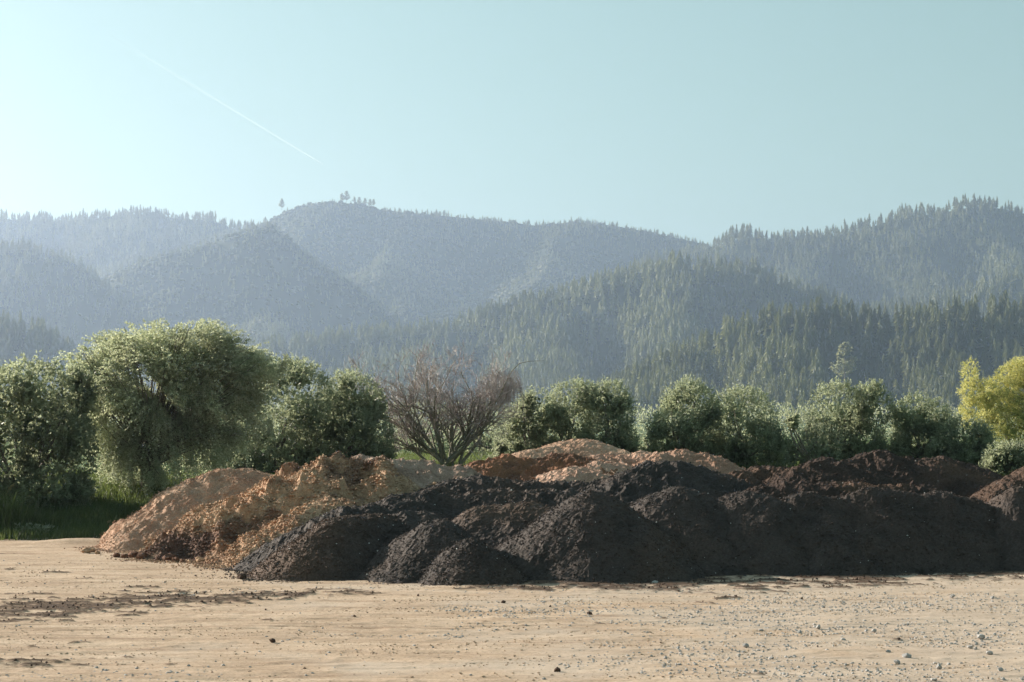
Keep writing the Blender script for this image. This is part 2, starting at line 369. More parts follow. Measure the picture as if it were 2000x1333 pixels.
heap('compost_heap', 'low black compost plateau of overlapping humps rising behind the leftmost black heap', 'compost heap', GB, M['compost'], [(660, 1003, 34), (720, 985, 34.6), (790, 968, 35.4), (860, 952, 36.2)], slope=.6, r0=.3, amp=.12, chips=7000, seed=3, tone=bt)
heap('compost_heap', 'broad black compost crest in front of the grey sand and red clay', 'compost heap', GB, M['compost'], [(870, 943, 37.6), (940, 933, 37.9), (1010, 938, 38), (1080, 943, 38.1), (1180, 941, 38.1)], slope=.6, r0=.3, amp=.11, chips=7000, seed=4, tone=bt)
heap('compost_heap', 'flat-topped black compost hump behind the brown-topped hump', 'compost heap', GB, M['compost'], [(870, 968, 35.8), (950, 955, 36.2), (1060, 955, 36.4), (1120, 965, 36.2)], slope=.6, r0=.25, amp=.12, chips=7000, seed=5, tone=bt)
heap('compost_heap', 'small dark compost lump hiding between the leftmost heap and the small cones', 'compost heap', GB, M['compost'], [(790, 1003, 33.6), (830, 1000, 33.9)], slope=.6, r0=.25, amp=.09, chips=3000, seed=6, tone=bt)
heap('compost_heap', 'large black compost mound behind the front row, overlapping the pink sawdust', 'compost heap', GB, M['compost'], [(1225, 928, 37.6), (1290, 902, 38.2), (1340, 908, 38.4), (1410, 932, 38.2)], slope=.62, r0=.4, amp=.12, chips=7000, seed=7, tone=bt)
GR = 'heaps of dark brown bark behind the compost wall'
def rt(X, Y, Z): return .6 * sstep(.45, .7, fbm(X * .8, Y * .8, 4, 3))
heap('bark_heap', 'low dark brown bark hump right of the large black mound', 'bark heap', GR, M['bark'], [(1450, 925, 38.6), (1490, 913, 39.2), (1540, 920, 39)], slope=.6, r0=.3, amp=.11, chips=4500, seed=1, tone=rt)
heap('bark_heap', 'brown bark heap with a steep dark face, left of the highest bark peak', 'bark heap', GR, M['bark'], [(1560, 918, 38.2), (1620, 896, 38.8), (1665, 903, 38.8)], slope=.66, r0=.3, amp=.1, chips=4500, seed=2, tone=rt)
heap('bark_heap', 'highest brown bark heap with a small knob on its peak', 'bark heap', GR, M['bark'], [(1660, 898, 40.2), (1712, 880, 40.6), (1760, 893, 40.6)], slope=.62, r0=.3, amp=.12, chips=4500, seed=3, tone=rt)
heap('bark_heap', 'smooth brown bark heap sloping down to the right below the yellow tree', 'bark heap', GR, M['bark'], [(1790, 903, 40.5), (1840, 895, 40.8), (1880, 905, 40.8), (1925, 935, 40.4)], slope=.58, r0=.35, amp=.08, chips=4500, seed=4, tone=rt)
heap('bark_heap', 'low ragged bark ridge just behind the sunlit crest of the compost wall', 'bark heap', GR, M['bark'], [(1480, 950, 36.2), (1570, 945, 36.4), (1680, 950, 36.3), (1800, 951, 36.4)], slope=.5, r0=.2, amp=.13, chips=5000, seed=5, tone=rt)
heap('bark_heap', 'reddish brown bark heap rising out of the right edge of the frame', 'bark heap', GR, M['bark'], [(1945, 952, 36.9), (1985, 928, 37.3), (2030, 905, 37.6), (2120, 885, 38)], slope=.66, r0=.25, amp=.08, chips=5000, seed=6, tone=lambda X, Y, Z: .45 + 0 * X)

GC = 'heaps of clay and sand'
def pale_t(X, Y, Z): return .5 * sstep(.5, .7, fbm(X * 1.1, Y * 1.1, 3, 4))
heap('sand_heap', 'pale tan sand heap with a smooth back sloping down to the far left', 'sand heap', GC, M['sand'], [(500, 925, 41.2), (440, 920, 41), (385, 938, 40.6), (325, 985, 39.6), (280, 1032, 38.6), (255, 1058, 38.1)], slope=.72, r0=.3, amp=.07, lump=.1, step=.034, chips=14000, seed=1, white=.001, tone=pale_t, chunk=(.006, .024))
def clay_t(X, Y, Z):
    w = X * F / Y + 1000
    dk = sstep(.52, .62, fbm(X * 1.0 + 3, Y * 1.2, 5, 4, .6)) * .9
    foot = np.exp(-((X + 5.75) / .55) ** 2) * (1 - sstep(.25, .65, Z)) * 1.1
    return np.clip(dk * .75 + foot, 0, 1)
heap('clay_heap', 'largest orange-brown clay heap with lumpy cliffs and clods tumbling to its foot', 'clay heap', GC, M['clay'],
     [(745, 905, 38.2), (690, 893, 38.0), (610, 893, 37.8), (585, 912, 37.6), (530, 928, 37.4), (490, 958, 37.1), (430, 995, 36.7), (375, 1030, 36.3), (325, 1062, 36.0)], slope=.66, r0=.22, amp=.10, lump=.27, step=.03, chips=26000, seed=3, white=.0, tone=clay_t, chunk=(.012, .05), warp=.3)
heap('clay_heap', 'yellowish clay spur running forward between the cliffs and the black compost', 'clay heap', GC, M['clay'], [(640, 965, 36.2), (610, 990, 35.6), (570, 1020, 35.0), (535, 1050, 34.5), (500, 1078, 34.2)], slope=.6, r0=.25, amp=.07, lump=.12, step=.03, chips=12000, seed=5, white=0, tone=lambda X, Y, Z: .25 * sstep(.5, .7, fbm(X * 2, Y * 2, 2, 3)), chunk=(.012, .045))
heap('sand_heap', 'greyish pink sand heap stretching right behind the black compost plateau', 'sand heap', GC, M['greysand'], [(715, 897, 38.9), (770, 905, 39.2), (830, 908, 39.4), (890, 914, 39.5), (930, 930, 39.4)], slope=.5, r0=.3, amp=.1, lump=.08, chips=9000, seed=2, white=.003, tone=pale_t, chunk=(.008, .026))
heap('clay_heap', 'red-brown clay heap in front of the pale cone', 'clay heap', GC, M['redclay'], [(935, 912, 41), (990, 893, 41.8), (1040, 893, 42), (1090, 886, 42.4), (1150, 898, 42)], slope=.5, r0=.3, amp=.12, lump=.08, chips=8000, seed=6, white=0, tone=pale_t, chunk=(.008, .026))
heap('sand_heap', 'pale sand cone with the highest peak of all the heaps, below the evergreen bushes', 'sand heap', GC, M['sand'], [(1045, 882, 45.2), (1090, 867, 46), (1135, 858, 46.2), (1180, 875, 46), (1210, 885, 45.5)], slope=.5, r0=.4, amp=.05, chips=6000, seed=4, white=.001, chunk=(.008, .024))
heap('sawdust_heap', 'pinkish sawdust spread low between the pale cone and the large black mound', 'sawdust heap', GC, M['pink'], [(1120, 915, 41), (1190, 888, 43.5), (1260, 884, 43.8), (1290, 890, 43.8)], slope=.45, r0=.4, amp=.1, chips=8000, seed=7, white=.001, tone=pale_t, chunk=(.008, .026))
heap('sawdust_heap', 'orange-pink sawdust heap tapering to the right behind the large black mound', 'sawdust heap', GC, M['pink'], [(1290, 893, 42.8), (1335, 882, 43.2), (1380, 890, 43.2), (1425, 910, 43)], slope=.5, r0=.3, amp=.1, chips=6000, seed=1, white=.001, tone=lambda X, Y, Z: .5 + 0 * X, chunk=(.008, .026))

# ------------------------------------------------------------------ clods, stones, crumbs
def ground_z(x, y):
    return float(zground(np.array(x), np.array(y)))
def solid(name, label, cat, group, mat, px, py, r, seed, sub=2, flat=.75, tonev=.3, sink=.3, hgt=0):
    Yd = H * F / (py - HY); x = (px - 1000) * Yd / F
    v, f = ico(sub, seed, .22, flat); a = Acc(); v = v * r * (1 + .3 * (np.random.default_rng(seed + 9).random(3) - .5)); a.add(v, f, 0, tonev)
    o = a.build(name, mat); o.location = (x, Yd, ground_z(x, Yd) + r * flat * (1 - sink) + hgt); o.rotation_euler = (0, 0, seed)
    return tag(o, label, cat, group)
clods = [(170, 1080, .10), (182, 1078, .085), (193, 1082, .06), (230, 1088, .09), (246, 1090, .075), (262, 1088, .11), (280, 1092, .12), (297, 1092, .07), (310, 1094, .06),
         (332, 1094, .13), (345, 1096, .08), (358, 1097, .055), (372, 1098, .05), (392, 1097, .10), (410, 1100, .06), (432, 1099, .05), (455, 1104, .055), (470, 1102, .09), (489, 1106, .09), (503, 1107, .06)]
for i, (px, py, r) in enumerate(clods):
    mt = M['clay'] if (i < 3 or i > 11) else M['redclay']
    lab = ('rounded orange clay clod lying alone left of the sand heap' if i < 3 else 'dark brown clay clod at the foot of the largest clay heap' if i < 12 else 'orange clay clod at the right foot of the largest clay heap')
    solid('clay_clod', lab, 'clod', 'clods at the foot of the clay heap' if i >= 3 else 'clods lying left of the sand heap', mt, px, py, r * .8, i, tonev=.1 if (i < 3 or i > 11) else .5)
solid('clay_clod', 'flat brown clod in front of the left toe of the black compost', 'clod', None, M['bark'], 474, 1131, .07, 33)
stones = [(1278, 1139, .075), (1325, 1214, .04), (1455, 1262, .06), (1484, 1232, .05), (1504, 1286, .045), (1559, 1236, .055), (1596, 1226, .065), (1644, 1250, .055), (1705, 1233, .06), (1731, 1274, .05),
          (1748, 1294, .06), (1768, 1284, .08), (1912, 1245, .08), (1928, 1276, .06), (1857, 1166, .07), (1935, 1168, .055), (1830, 1304, .06), (1890, 1264, .05), (1613, 1271, .045), (1560, 1324, .05), (1950, 1308, .05), (1690, 1311, .05), (1473, 1312, .05), (1820, 1328, .05)]
for i, (px, py, r) in enumerate(stones):
    o = solid('stone', 'small grey stone lying on the gravelly right side of the yard', 'stone', 'grey stones on the yard', M['stone'], px, py, r * .62, i + 50, 1, .7)
    if i == 0: o['label'] = 'grey stone at the shaded foot of the tall pointed compost cone'; 
for i, (px, py) in enumerate([(534, 1253), (1088, 1310), (1151, 1200), (983, 1178)]):
    solid('soil_clod', ['small dark clod alone on the left foreground', 'small dark clod at the bottom centre of the foreground', 'small dark clod in the yard below the tall cone', 'little angular clod in front of the smallest cone'][i], 'clod', None, M['bark'], px, py, .038, i + 80, 1)
# gravel: countless
def scatter_ground(n, f):
    x = rng.uniform(-11, 11, n * 3); y = 19 + 17 * rng.random(n * 3); w = f(x, y); k = rng.random(n * 3) < w
    x, y = x[k][:n], y[k][:n]; return x, y
def near_z(x, y): return zground(x, y) + (fbm(x * .35, y * .5, 1, 3) - .5) * .05 + (fbm(x * 1.5, y * 3, 4, 3) - .5) * .022
x, y = scatter_ground(22000, lambda x, y: sstep(.38, .6, fbm(x * .5, y * .5, 3, 3) + .035 * (x - 1.5)) * sstep(30.5, 27, y) * .9 + .02)
a = Acc(); v, f = ico(1, 3, .2, .7); stamp(a, v, f, np.stack([x, y, near_z(x, y) + .004], 1), (.005 + .017 * rng.random(len(x)) ** 2.5)[:, None] * (.7 + .6 * rng.random((len(x), 3))))
tag(a.build('gravel', M['stone']), 'loose grey gravel spread over the right side of the yard', 'gravel', kind='stuff')
x, y = scatter_ground(16000, lambda x, y: track_shade_mask(x, y) + .004)
a = Acc(); stamp(a, OCT[0], OCT[1], np.stack([x, y, near_z(x, y) + .012 + .02 * track_shade_mask(x, y)], 1), (.005 + .02 * rng.random(len(x)) ** 3)[:, None] * (.7 + .6 * rng.random((len(x), 3))), c=rng.random(len(x)) * .6)
a2 = Acc(); n = 42000; x2 = rng.uniform(-8.5, 8.5, n); y2 = 19 + 16 * rng.random(n); k2 = rng.random(n) < .12 + sstep(.45, .65, fbm(x2 * .7, y2 * 2.2, 1, 4, .6)); x2, y2 = x2[k2], y2[k2]
stamp(a2, OCT[0], OCT[1], np.stack([x2, y2, near_z(x2, y2) + .006], 1), (.004 + .012 * rng.random(len(x2)) ** 3)[:, None] * [1.5, 1.0, .8])
M['grit'] = simple_mat('earth_grit', [(0, (.30, .215, .15)), (1, (.50, .38, .27))], .9, .1, use_tone=True)
tag(a2.build('grit', M['grit']), 'tan grit and crusts of earth all over the yard', 'grit', kind='stuff')
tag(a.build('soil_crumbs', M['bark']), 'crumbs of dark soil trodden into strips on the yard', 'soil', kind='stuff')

# ------------------------------------------------------------------ foliage materials
M['evergreen'] = leaf_mat('evergreen_leaf', [(0, (.055, .07, .048)), (.4, (.16, .19, .125)), (1, (.47, .49, .38))], .6, .42, .6, 1.2, (.48, .52, .32))
M['silver'] = leaf_mat('silver_leaf', [(0, (.13, .15, .10)), (.5, (.33, .35, .26)), (.8, (.58, .58, .48)), (1, (.74, .74, .64))], .58, .5, .4, 1.0, (.52, .56, .32))
M['palegreen'] = leaf_mat('pale_leaf', [(0, (.10, .12, .08)), (.5, (.24, .27, .18)), (1, (.52, .53, .43))], .6, .45, .4, 1.5, (.5, .53, .34))
M['wattle'] = leaf_mat('wattle_leaf', [(0, (.10, .14, .07)), (.45, (.24, .29, .12)), (.65, (.56, .52, .20)), (1, (.82, .75, .40))], .45, .6, .2, None, (.66, .64, .22))
M['grass'] = leaf_mat('grass_blade', [(0, (.03, .045, .02)), (.7, (.06, .082, .035)), (1, (.18, .165, .09))], .4, .5, .3, .8, (.26, .34, .09))
M['drygrass'] = leaf_mat('dry_grass', [(0, (.3, .22, .13)), (1, (.45, .34, .2))], .3, .7, .2)

def lobe_field(lobes, Y, sub=7):
    """lobes (px, py, rx, ry) of the crown -> smaller spheres over each, so the outline is uneven"""
    out = []
    for (px, py, rx, ry) in lobes:
        c = at(px, py, Y); a = rx * Y / F; b = ry * Y / F
        c = c + [0, rng.uniform(-.3, .3), 0]; out.append((c, np.array([a, a * .9, b]) * .93))
        for d in rdir(sub):
            if d[2] < -.5: continue
            q = c + d * np.array([a, a * .9, b]) * .72; r = min(a, b) * rng.uniform(.26, .42); out.append((q, np.array([r, r, r * 1.1])))
    return out
def crown_pts(field, dens, zmin):
    P = []; N = []
    for c, r in field:
        n = int(dens * 4 * 3.14 * ((r[0] * r[2]) + r[0] * r[0]) / 2); d = rdir(n); s = rng.uniform(.82, 1.04, n)
        P.append(c + d * r * s[:, None]); N.append(unit(d / r))
    P = np.concatenate(P); N = np.concatenate(N); k = P[:, 2] > zmin(P[:, 0], P[:, 1]) + .02
    P, N = P[k], N[k]
    keep = np.ones(len(P), bool)
    for c, r in field:  # drop what lies deep inside another lobe
        keep &= (((P - c) / (r * .78)) ** 2).sum(1) > 1
    return P[keep], N[keep]
def shoots(acc, P, N, per, L, leafL, leafW, upw=.6, m=0, spread=.9, cshift=0):
    n = len(P); A = unit(N * .8 + np.array([0, 0, upw]) + rng.normal(size=(n, 3)) * .25); L = L * rng.uniform(.5, 1.3, n)
    t = rng.random((n, per)); base = P[:, None] + A[:, None] * (t * L[:, None])[..., None]
    D = unit(A[:, None] * .9 + rng.normal(size=(n, per, 3)) * spread)
    cc = np.clip(rng.normal(.45, .22, (n, per)) + rng.normal(0, .12, (n, 1)) + cshift, 0, 1)
    leaves(acc, base.reshape(-1, 3), D.reshape(-1, 3), leafL * rng.uniform(.6, 1.25, n * per), leafW * rng.uniform(.7, 1.2, n * per), m, cc.ravel())
def stems(acc, base, field, n, r0=.05):
    for k in range(n):
        c, r = field[rng.integers(len(field))]; e = c + rdir(1)[0] * r * .6
        if e[2] < base[2] + .2: continue
        m1 = base + (e - base) * .5 + rng.normal(size=3) * .12; m1[2] -= .1
        t = np.linspace(0, 1, 7)[:, None]; pts = (1 - t) ** 2 * base + 2 * t * (1 - t) * m1 + t * t * e
        tube(acc, pts, np.linspace(r0, .008, 7), 5)
def bush(name, label, cat, group, lobes, Y, mat, dens=85, per=10, L=.2, leafL=.075, leafW=.03, upw=.6, base_px=None, core=4500, leafm=None, spread=.9):
    xl = min(l[0] - l[2] for l in lobes); xr = max(l[0] + l[2] for l in lobes); zb_ = float(bank(np.array((xl + xr) / 2 - 1000) * Y / F, np.array(Y))); gy = HY - (zb_ - H) * F / Y
    lobes = lobes + [(xl + (xr - xl) * f_, gy - 22, (xr - xl) * .24, 40) for f_ in (.24, .5, .76)]
    field = lobe_field(lobes, Y); bx = base_px if base_px else np.mean([l[0] for l in lobes])
    x = (bx - 1000) * Y / F; base = np.array([x, Y, float(bank(np.array(x), np.array(Y)))]) ; root = empty(name, base)
    t = Acc(); tube(t, [base - [0, 0, .1], base + [0.02, 0, .3], base + [.05, 0, .7]], [.10, .08, .05], 7); stems(t, base + [0, 0, .3], field, 22)
    part(t, 'trunk', M['wood'], root, smooth=True)
    P, N = crown_pts(field, dens, bank); c = Acc(); shoots(c, P, N, per, L, leafL, leafW, upw, spread=spread, cshift=.1)
    # inner leaves
    k = core; f = [field[i] for i in rng.integers(len(field), size=k)]
    Q = np.array([q[0] for q in f]) + rdir(k) * np.array([q[1] for q in f]) * (rng.random((k, 1)) ** .5 * .85); Q = Q[Q[:, 2] > bank(Q[:, 0], Q[:, 1])]
    leaves(c, Q, rdir(len(Q)), .16, .09, 0, rng.random(len(Q)) * .4)
    part(c, 'crown', mat, root)
    return tag(root, label, cat, group)

GE = 'row of rounded evergreen bushes behind the heaps'
Yb = 57
bush('evergreen_bush', 'dark glossy evergreen tree at the far left edge, left of the silvery tree', 'bush', GE, [(60, 800, 100, 95), (20, 880, 100, 95), (110, 880, 80, 90), (-60, 820, 90, 100), (130, 780, 50, 60)], 45.8, M['evergreen'], leafL=.085, leafW=.04, core=9000, dens=60)
bush('evergreen_bush', 'dark evergreen bush directly right of the silvery tree', 'bush', GE, [(575, 790, 80, 85), (540, 880, 90, 80), (450, 890, 90, 80), (620, 880, 60, 80)], 54, M['evergreen'], core=9000)
bush('evergreen_bush', 'dark evergreen bush left of the bare purple shrub, with a sunlit knobbly top', 'bush', GE, [(685, 790, 60, 65), (700, 860, 70, 75), (640, 880, 60, 70)], 54.5, M['evergreen'], core=8000)
bush('evergreen_bush', 'paler evergreen bush just right of the bare shrub, partly behind its twigs', 'bush', GE, [(1055, 815, 50, 55), (1010, 850, 50, 55)], Yb, M['palegreen'], leafL=.06, leafW=.025, dens=50)
bush('evergreen_bush', 'middle bush of the clump above the pale sand cone', 'bush', GE, [(1120, 805, 55, 60), (1100, 870, 60, 60)], Yb + .6, M['evergreen'])
bush('evergreen_bush', 'right bush of the clump above the pale sand cone', 'bush', GE, [(1190, 808, 45, 62), (1185, 870, 60, 60)], Yb, M['evergreen'])
bush('evergreen_bush', 'wide sunlit bush at the left of the pair behind the large black mound', 'bush', GE, [(1350, 812, 60, 62), (1325, 850, 62, 55)], Yb, M['evergreen'])
bush('evergreen_bush', 'darker bush at the right of the pair behind the large black mound', 'bush', GE, [(1445, 822, 70, 65), (1460, 880, 78, 60)], Yb + .5, M['evergreen'])
bush('evergreen_bush', 'tall bush with glittering leaves behind the dark bark heap', 'bush', GE, [(1635, 812, 60, 65), (1650, 870, 75, 65), (1700, 800, 38, 50)], Yb, M['evergreen'])
bush('evergreen_bush', 'bush with upright shoots between the glittering bush and the yellow tree', 'bush', GE, [(1790, 830, 48, 58), (1820, 840, 45, 55), (1800, 890, 65, 60)], Yb, M['evergreen'])
bush('evergreen_bush', 'low dark bush in shade under the yellow flowering tree', 'bush', GE, [(1885, 870, 50, 50), (1860, 900, 50, 45)], Yb - 1, M['evergreen'])
bush('evergreen_bush', 'low blue-green bush behind the heap rising at the right edge', 'bush', GE, [(1960, 910, 40, 36), (2020, 905, 50, 45)], 54, M['evergreen'])
bush('evergreen_bush', 'dark evergreen bush beyond the left frame edge, nearest to it', 'bush', GE, [(-200, 760, 110, 110), (-250, 850, 120, 100)], 44.9, M['evergreen'], core=9000, leafL=.085, leafW=.04)
bush('evergreen_bush', 'dark evergreen bush beyond the left frame edge, farther one', 'bush', GE, [(-450, 770, 120, 120), (-480, 850, 120, 110)], 46, M['evergreen'], core=9000, leafL=.085, leafW=.04)
GP = 'pale wispy shrubs in the gaps of the bush row'
bush('pale_shrub', 'pale wispy shrub seen through the left side of the bare shrub', 'shrub', GP, [(800, 865, 50, 35), (850, 860, 45, 35)], 66, M['palegreen'], dens=30, core=500, leafL=.05, leafW=.02)
bush('pale_shrub', 'pale wispy shrub seen through the right side of the bare shrub', 'shrub', GP, [(935, 858, 48, 36), (985, 850, 30, 40)], 67, M['palegreen'], dens=30, core=500, leafL=.05, leafW=.02)
bush('pale_shrub', 'pale wispy shrub in the gap right of the clump above the sand cone', 'shrub', GP, [(1258, 865, 26, 42), (1275, 880, 22, 30)], 62, M['palegreen'], dens=32, core=400, leafL=.05, leafW=.02)
bush('pale_shrub', 'pale sparkling shrub left of the tall glittering bush', 'shrub', GP, [(1575, 860, 34, 48), (1610, 875, 38, 42), (1545, 830, 12, 22)], 55.5, M['palegreen'], dens=45, core=800, leafL=.055, leafW=.025)

# silvery tree
def silver_tree():
    Y0 = 47.5; bx = (287 - 1000) * Y0 / F; base = np.array([bx, Y0, float(bank(np.array(bx), np.array(Y0)))]); root = empty('silver_tree', base)
    lobes = [(330, 745, 150, 105), (230, 760, 95, 85), (430, 760, 105, 90), (335, 690, 150, 62), (500, 740, 52, 60), (440, 700, 75, 50), (180, 740, 45, 50), (300, 850, 85, 75), (400, 845, 85, 65), (255, 860, 60, 70), (470, 820, 45, 60), (300, 795, 120, 80), (275, 890, 62, 60), (305, 935, 42, 38), (215, 830, 60, 70), (370, 780, 110, 80), (160, 700, 38, 26), (205, 680, 55, 35), (300, 655, 80, 30), (400, 655, 75, 32), (470, 690, 60, 38), (300, 760, 42, 50), (320, 740, 50, 45), (285, 800, 45, 50)]
    fld = [(at(p, q, Y0) + [0, rng.uniform(-.5, .3), 0], np.array([a * Y0 / F, a * Y0 / F * .85, b * Y0 / F])) for p, q, a, b in lobes]
    t = Acc()
    top = at(290, 880, Y0); tube(t, [base - [0, 0, .2], base + [.02, 0, .5], top, at(300, 800, Y0), at(320, 730, Y0)], [.17, .14, .11, .07, .03], 9)
    tips = []
    for c, r in fld:
        for k in range(9):
            e = c + rdir(1)[0] * r * .85; s = base + (top - base) * rng.uniform(.4, 1.1); m1 = (s + e) / 2 + np.array([0, 0, .35]) + rng.normal(size=3) * .12
            u = np.linspace(0, 1, 8)[:, None]; pts = (1 - u) ** 2 * s + 2 * u * (1 - u) * m1 + u * u * e; tube(t, pts, np.linspace(.022, .006, 8), 5)
    part(t, 'trunk', M['wood'], root, smooth=True)
    c = Acc(); P = []; D = []
    for q, r in fld:
        n = int(180 * r[0] * r[2] + 14) * 6; d = rdir(n); P.append(q + d * r * (rng.random((n, 1)) ** .35) * .97); D.append(d)
    P = np.concatenate(P); D = np.concatenate(D)
    hole = (((P - at(235, 815, Y0)) / [.32, 3, .25]) ** 2).sum(1) < 1; P, D = P[~hole], D[~hole]
    cl = fbm(P[:, 0] * 2.6 + P[:, 1] * 1.3, P[:, 2] * 2.6 - P[:, 1] * 1.1, 4, 3) > .40; P, D = P[cl], D[cl]
    n = len(P); L = .25 + .5 * rng.random(n) ** 2; per = 20; ctr = at(320, 780, Y0)
    out = unit((P - ctr) * [1, 1, .6]); A = unit(out * .9 + D * .5 + [0, 0, .25])
    low = sstep(3.6, 1.8, P[:, 2])
    tt = rng.random((n, per)); drop = -(tt ** 2) * (.35 + .55 * low[:, None]) * L[:, None]
    B = P[:, None] + A[:, None] * ((tt - .55) * L[:, None])[..., None]; B[..., 2] += drop
    fl = rng.random(n) ; cc = np.clip(rng.normal(.45, .16, (n, per)) + .5 * (fl[:, None] > .25) * (rng.random((n, per)) < .55), 0, 1)
    Dl = unit(A[:, None] * .6 + rng.normal(size=(n, per, 3)) * .8)
    k = (B.reshape(-1, 3)[:, 2] > .9 + 0)
    leaves(c, B.reshape(-1, 3)[k], Dl.reshape(-1, 3)[k], rng.uniform(.03, .065, k.sum()), rng.uniform(.02, .036, k.sum()), 0, cc.ravel()[k])
    # long hanging sprays under the crown
    for px, py, l in [(245, 905, .9), (262, 925, .7), (300, 915, .9), (325, 925, .8), (345, 905, .9), (420, 885, .5), (445, 880, .5), (490, 820, .7), (520, 830, .6), (230, 880, .7), (215, 890, .5), (370, 895, .6), (290, 930, .6), (310, 900, 1.0), (335, 880, 1.1), (275, 890, 1.0), (160, 770, .6), (145, 690, .4), (560, 700, .5)] * 3:
        s = at(px + rng.uniform(-12, 12), py + rng.uniform(-10, 5), Y0 - rng.uniform(0, 1)); m_ = 160; u = rng.random(m_)
        sx = rng.uniform(-.25, .25); B = s + np.stack([sx * u, -.1 * u, -l * .75 * u ** 1.3], 1) + rng.normal(size=(m_, 3)) * .035
        leaves(c, B, unit(rng.normal(size=(m_, 3)) + [sx, 0, -.6]), .045, .028, 0, np.clip(rng.normal(.5, .25, m_), 0, 1))
    part(c, 'crown', M['silver'], root)
    tag(root, 'big silvery green tree with drooping sprays and pale blossom above the sand heap', 'tree')
silver_tree()

# bare shrub
def bare_shrub():
    rng = np.random.default_rng(23)
    Y0 = 55.5; base = at(872, 908, Y0); base[2] = float(bank(base[0], np.array(Y0))); root = empty('bare_shrub', base)
    st = Acc(); tw = Acc(); U = np.array([0, 0, 1.]); ctr = at(875, 930, Y0)
    def grow(p, d, L, r, lvl):
        n = 6; pts = [p]; 
        for k in range(n):
            d = unit(d + rng.normal(size=3) * (.07 + .03 * lvl) + U * .035); pts.append(pts[-1] + d * L / n)
        pts = np.array(pts); rr = np.linspace(r, r * .55, n + 1)
        if lvl < 3: tube(st, pts, np.maximum(rr, .006), 5 if lvl < 2 else 4)
        else: tube(tw, pts, np.maximum(rr, .0037), 3, c=rng.random())
        if lvl >= 5: return
        nb = [5, 5, 5, 5, 4][lvl]
        for k in range(nb):
            t = rng.uniform(.3, 1); i = min(int(t * n), n - 1); q = pts[i] + (pts[i + 1] - pts[i]) * (t * n - i)
            s = unit(np.cross(d, rdir(1)[0])); dd = unit(d * .85 + s * rng.uniform(.4, .95) + U * .12)
            sc = [.62, .60, .55, .5, .5][lvl] * rng.uniform(.75, 1.15); 
            grow(q, dd, L * sc, rr[i] * .62, lvl + 1)
    targets = [(752, 745), (765, 700), (790, 690), (815, 715), (840, 690), (862, 705), (885, 690), (905, 690), (930, 700), (955, 695), (985, 690), (1005, 700), (1000, 740), (780, 790), (975, 760), (920, 760), (820, 760)]
    for i, (px, py) in enumerate(targets):
        px = 862 + (px - 876) * 1.12; py += 20
        e = at(px, py, Y0 + rng.uniform(-.9, .9)); b = base + [rng.uniform(-.25, .35), rng.uniform(-.15, .15), 0]; d = e - b; Lm = np.linalg.norm(d)
        d = unit(d); d0 = unit(d * [1.3, 1.1, .9]); grow(b, d0, Lm * .69, .05 * rng.uniform(.7, 1.2), 1)
    tube(st, [at(975, 770, Y0), at(1000, 725, Y0), at(1015, 710, Y0), at(1035, 706, Y0), at(1063, 705, Y0)], [.02, .016, .012, .009, .005], 5)
    for k in range(160):  # fine drooping tuft to the right
        s = at(rng.uniform(975, 1010), rng.uniform(725, 765), Y0 + rng.uniform(-.3, .3)); w = rng.uniform(-.15, .2); l = rng.uniform(.3, .75)
        tube(tw, [s, s + [w * .6, 0, .02], s + [w, 0, -l * .4], s + [w * 1.1, 0, -l]], [.004, .004, .0035, .003], 3, c=rng.random() * .5)
    part(st, 'branches', M['greywood'], root, smooth=True); part(tw, 'twigs', M['twig'], root)
    tag(root, 'bare leafless shrub with purplish twigs fanning out between the evergreen bushes', 'shrub')
bare_shrub()

# yellow wattle
def wattle():
    Y0 = 59; x = (1990 - 1000) * Y0 / F; base = np.array([x, Y0, .9]); root = empty('wattle_tree', base)
    t = Acc(); tube(t, [base - [0, 0, .3], base + [-.1, 0, .5], at(1965, 850, Y0), at(1935, 800, Y0), at(1908, 740, Y0)], [.12, .1, .07, .045, .02], 7)
    tube(t, [base, at(2010, 830, Y0), at(2000, 740, Y0), at(2010, 700, Y0)], [.1, .07, .04, .02], 7)
    tube(t, [base, at(2040, 830, Y0), at(2070, 760, Y0)], [.08, .06, .03], 7)
    part(t, 'trunk', M['wood'], root, smooth=True)
    c = Acc()
    yl = [(1896, 722, 12, 20), (1992, 722, 28, 18), (2022, 718, 28, 22), (1960, 760, 30, 25), (1898, 735, 14, 20), (1895, 765, 22, 20), (1925, 770, 28, 22), (1905, 800, 30, 22), (1945, 790, 30, 25), (1975, 735, 26, 18), (2010, 730, 30, 25), (1985, 765, 30, 25), (1970, 820, 35, 25), (2010, 800, 35, 30), (2040, 770, 35, 35), (1930, 830, 30, 25), (1898, 825, 20, 16)]
    gl = [(1985, 860, 40, 32), (1945, 860, 32, 28), (2020, 860, 45, 40), (1975, 890, 32, 25), (1925, 800, 30, 30), (1960, 800, 38, 35), (2000, 780, 40, 40), (1990, 830, 35, 35)]
    for (L, sh, dn) in ((yl, .3, 110), (gl, -.1, 75)):
        for l in L:
            fld = lobe_field([l], Y0 + rng.uniform(-.5, .5), 8)
            P, N = crown_pts(fld, dn, bank); shoots(c, P, N, 14, .15, .045, .022, .2, cshift=sh, spread=1.3)
    part(c, 'crown', M['wattle'], root)
    tag(root, 'yellow flowering wattle tree at the right edge of the frame', 'tree')
wattle()

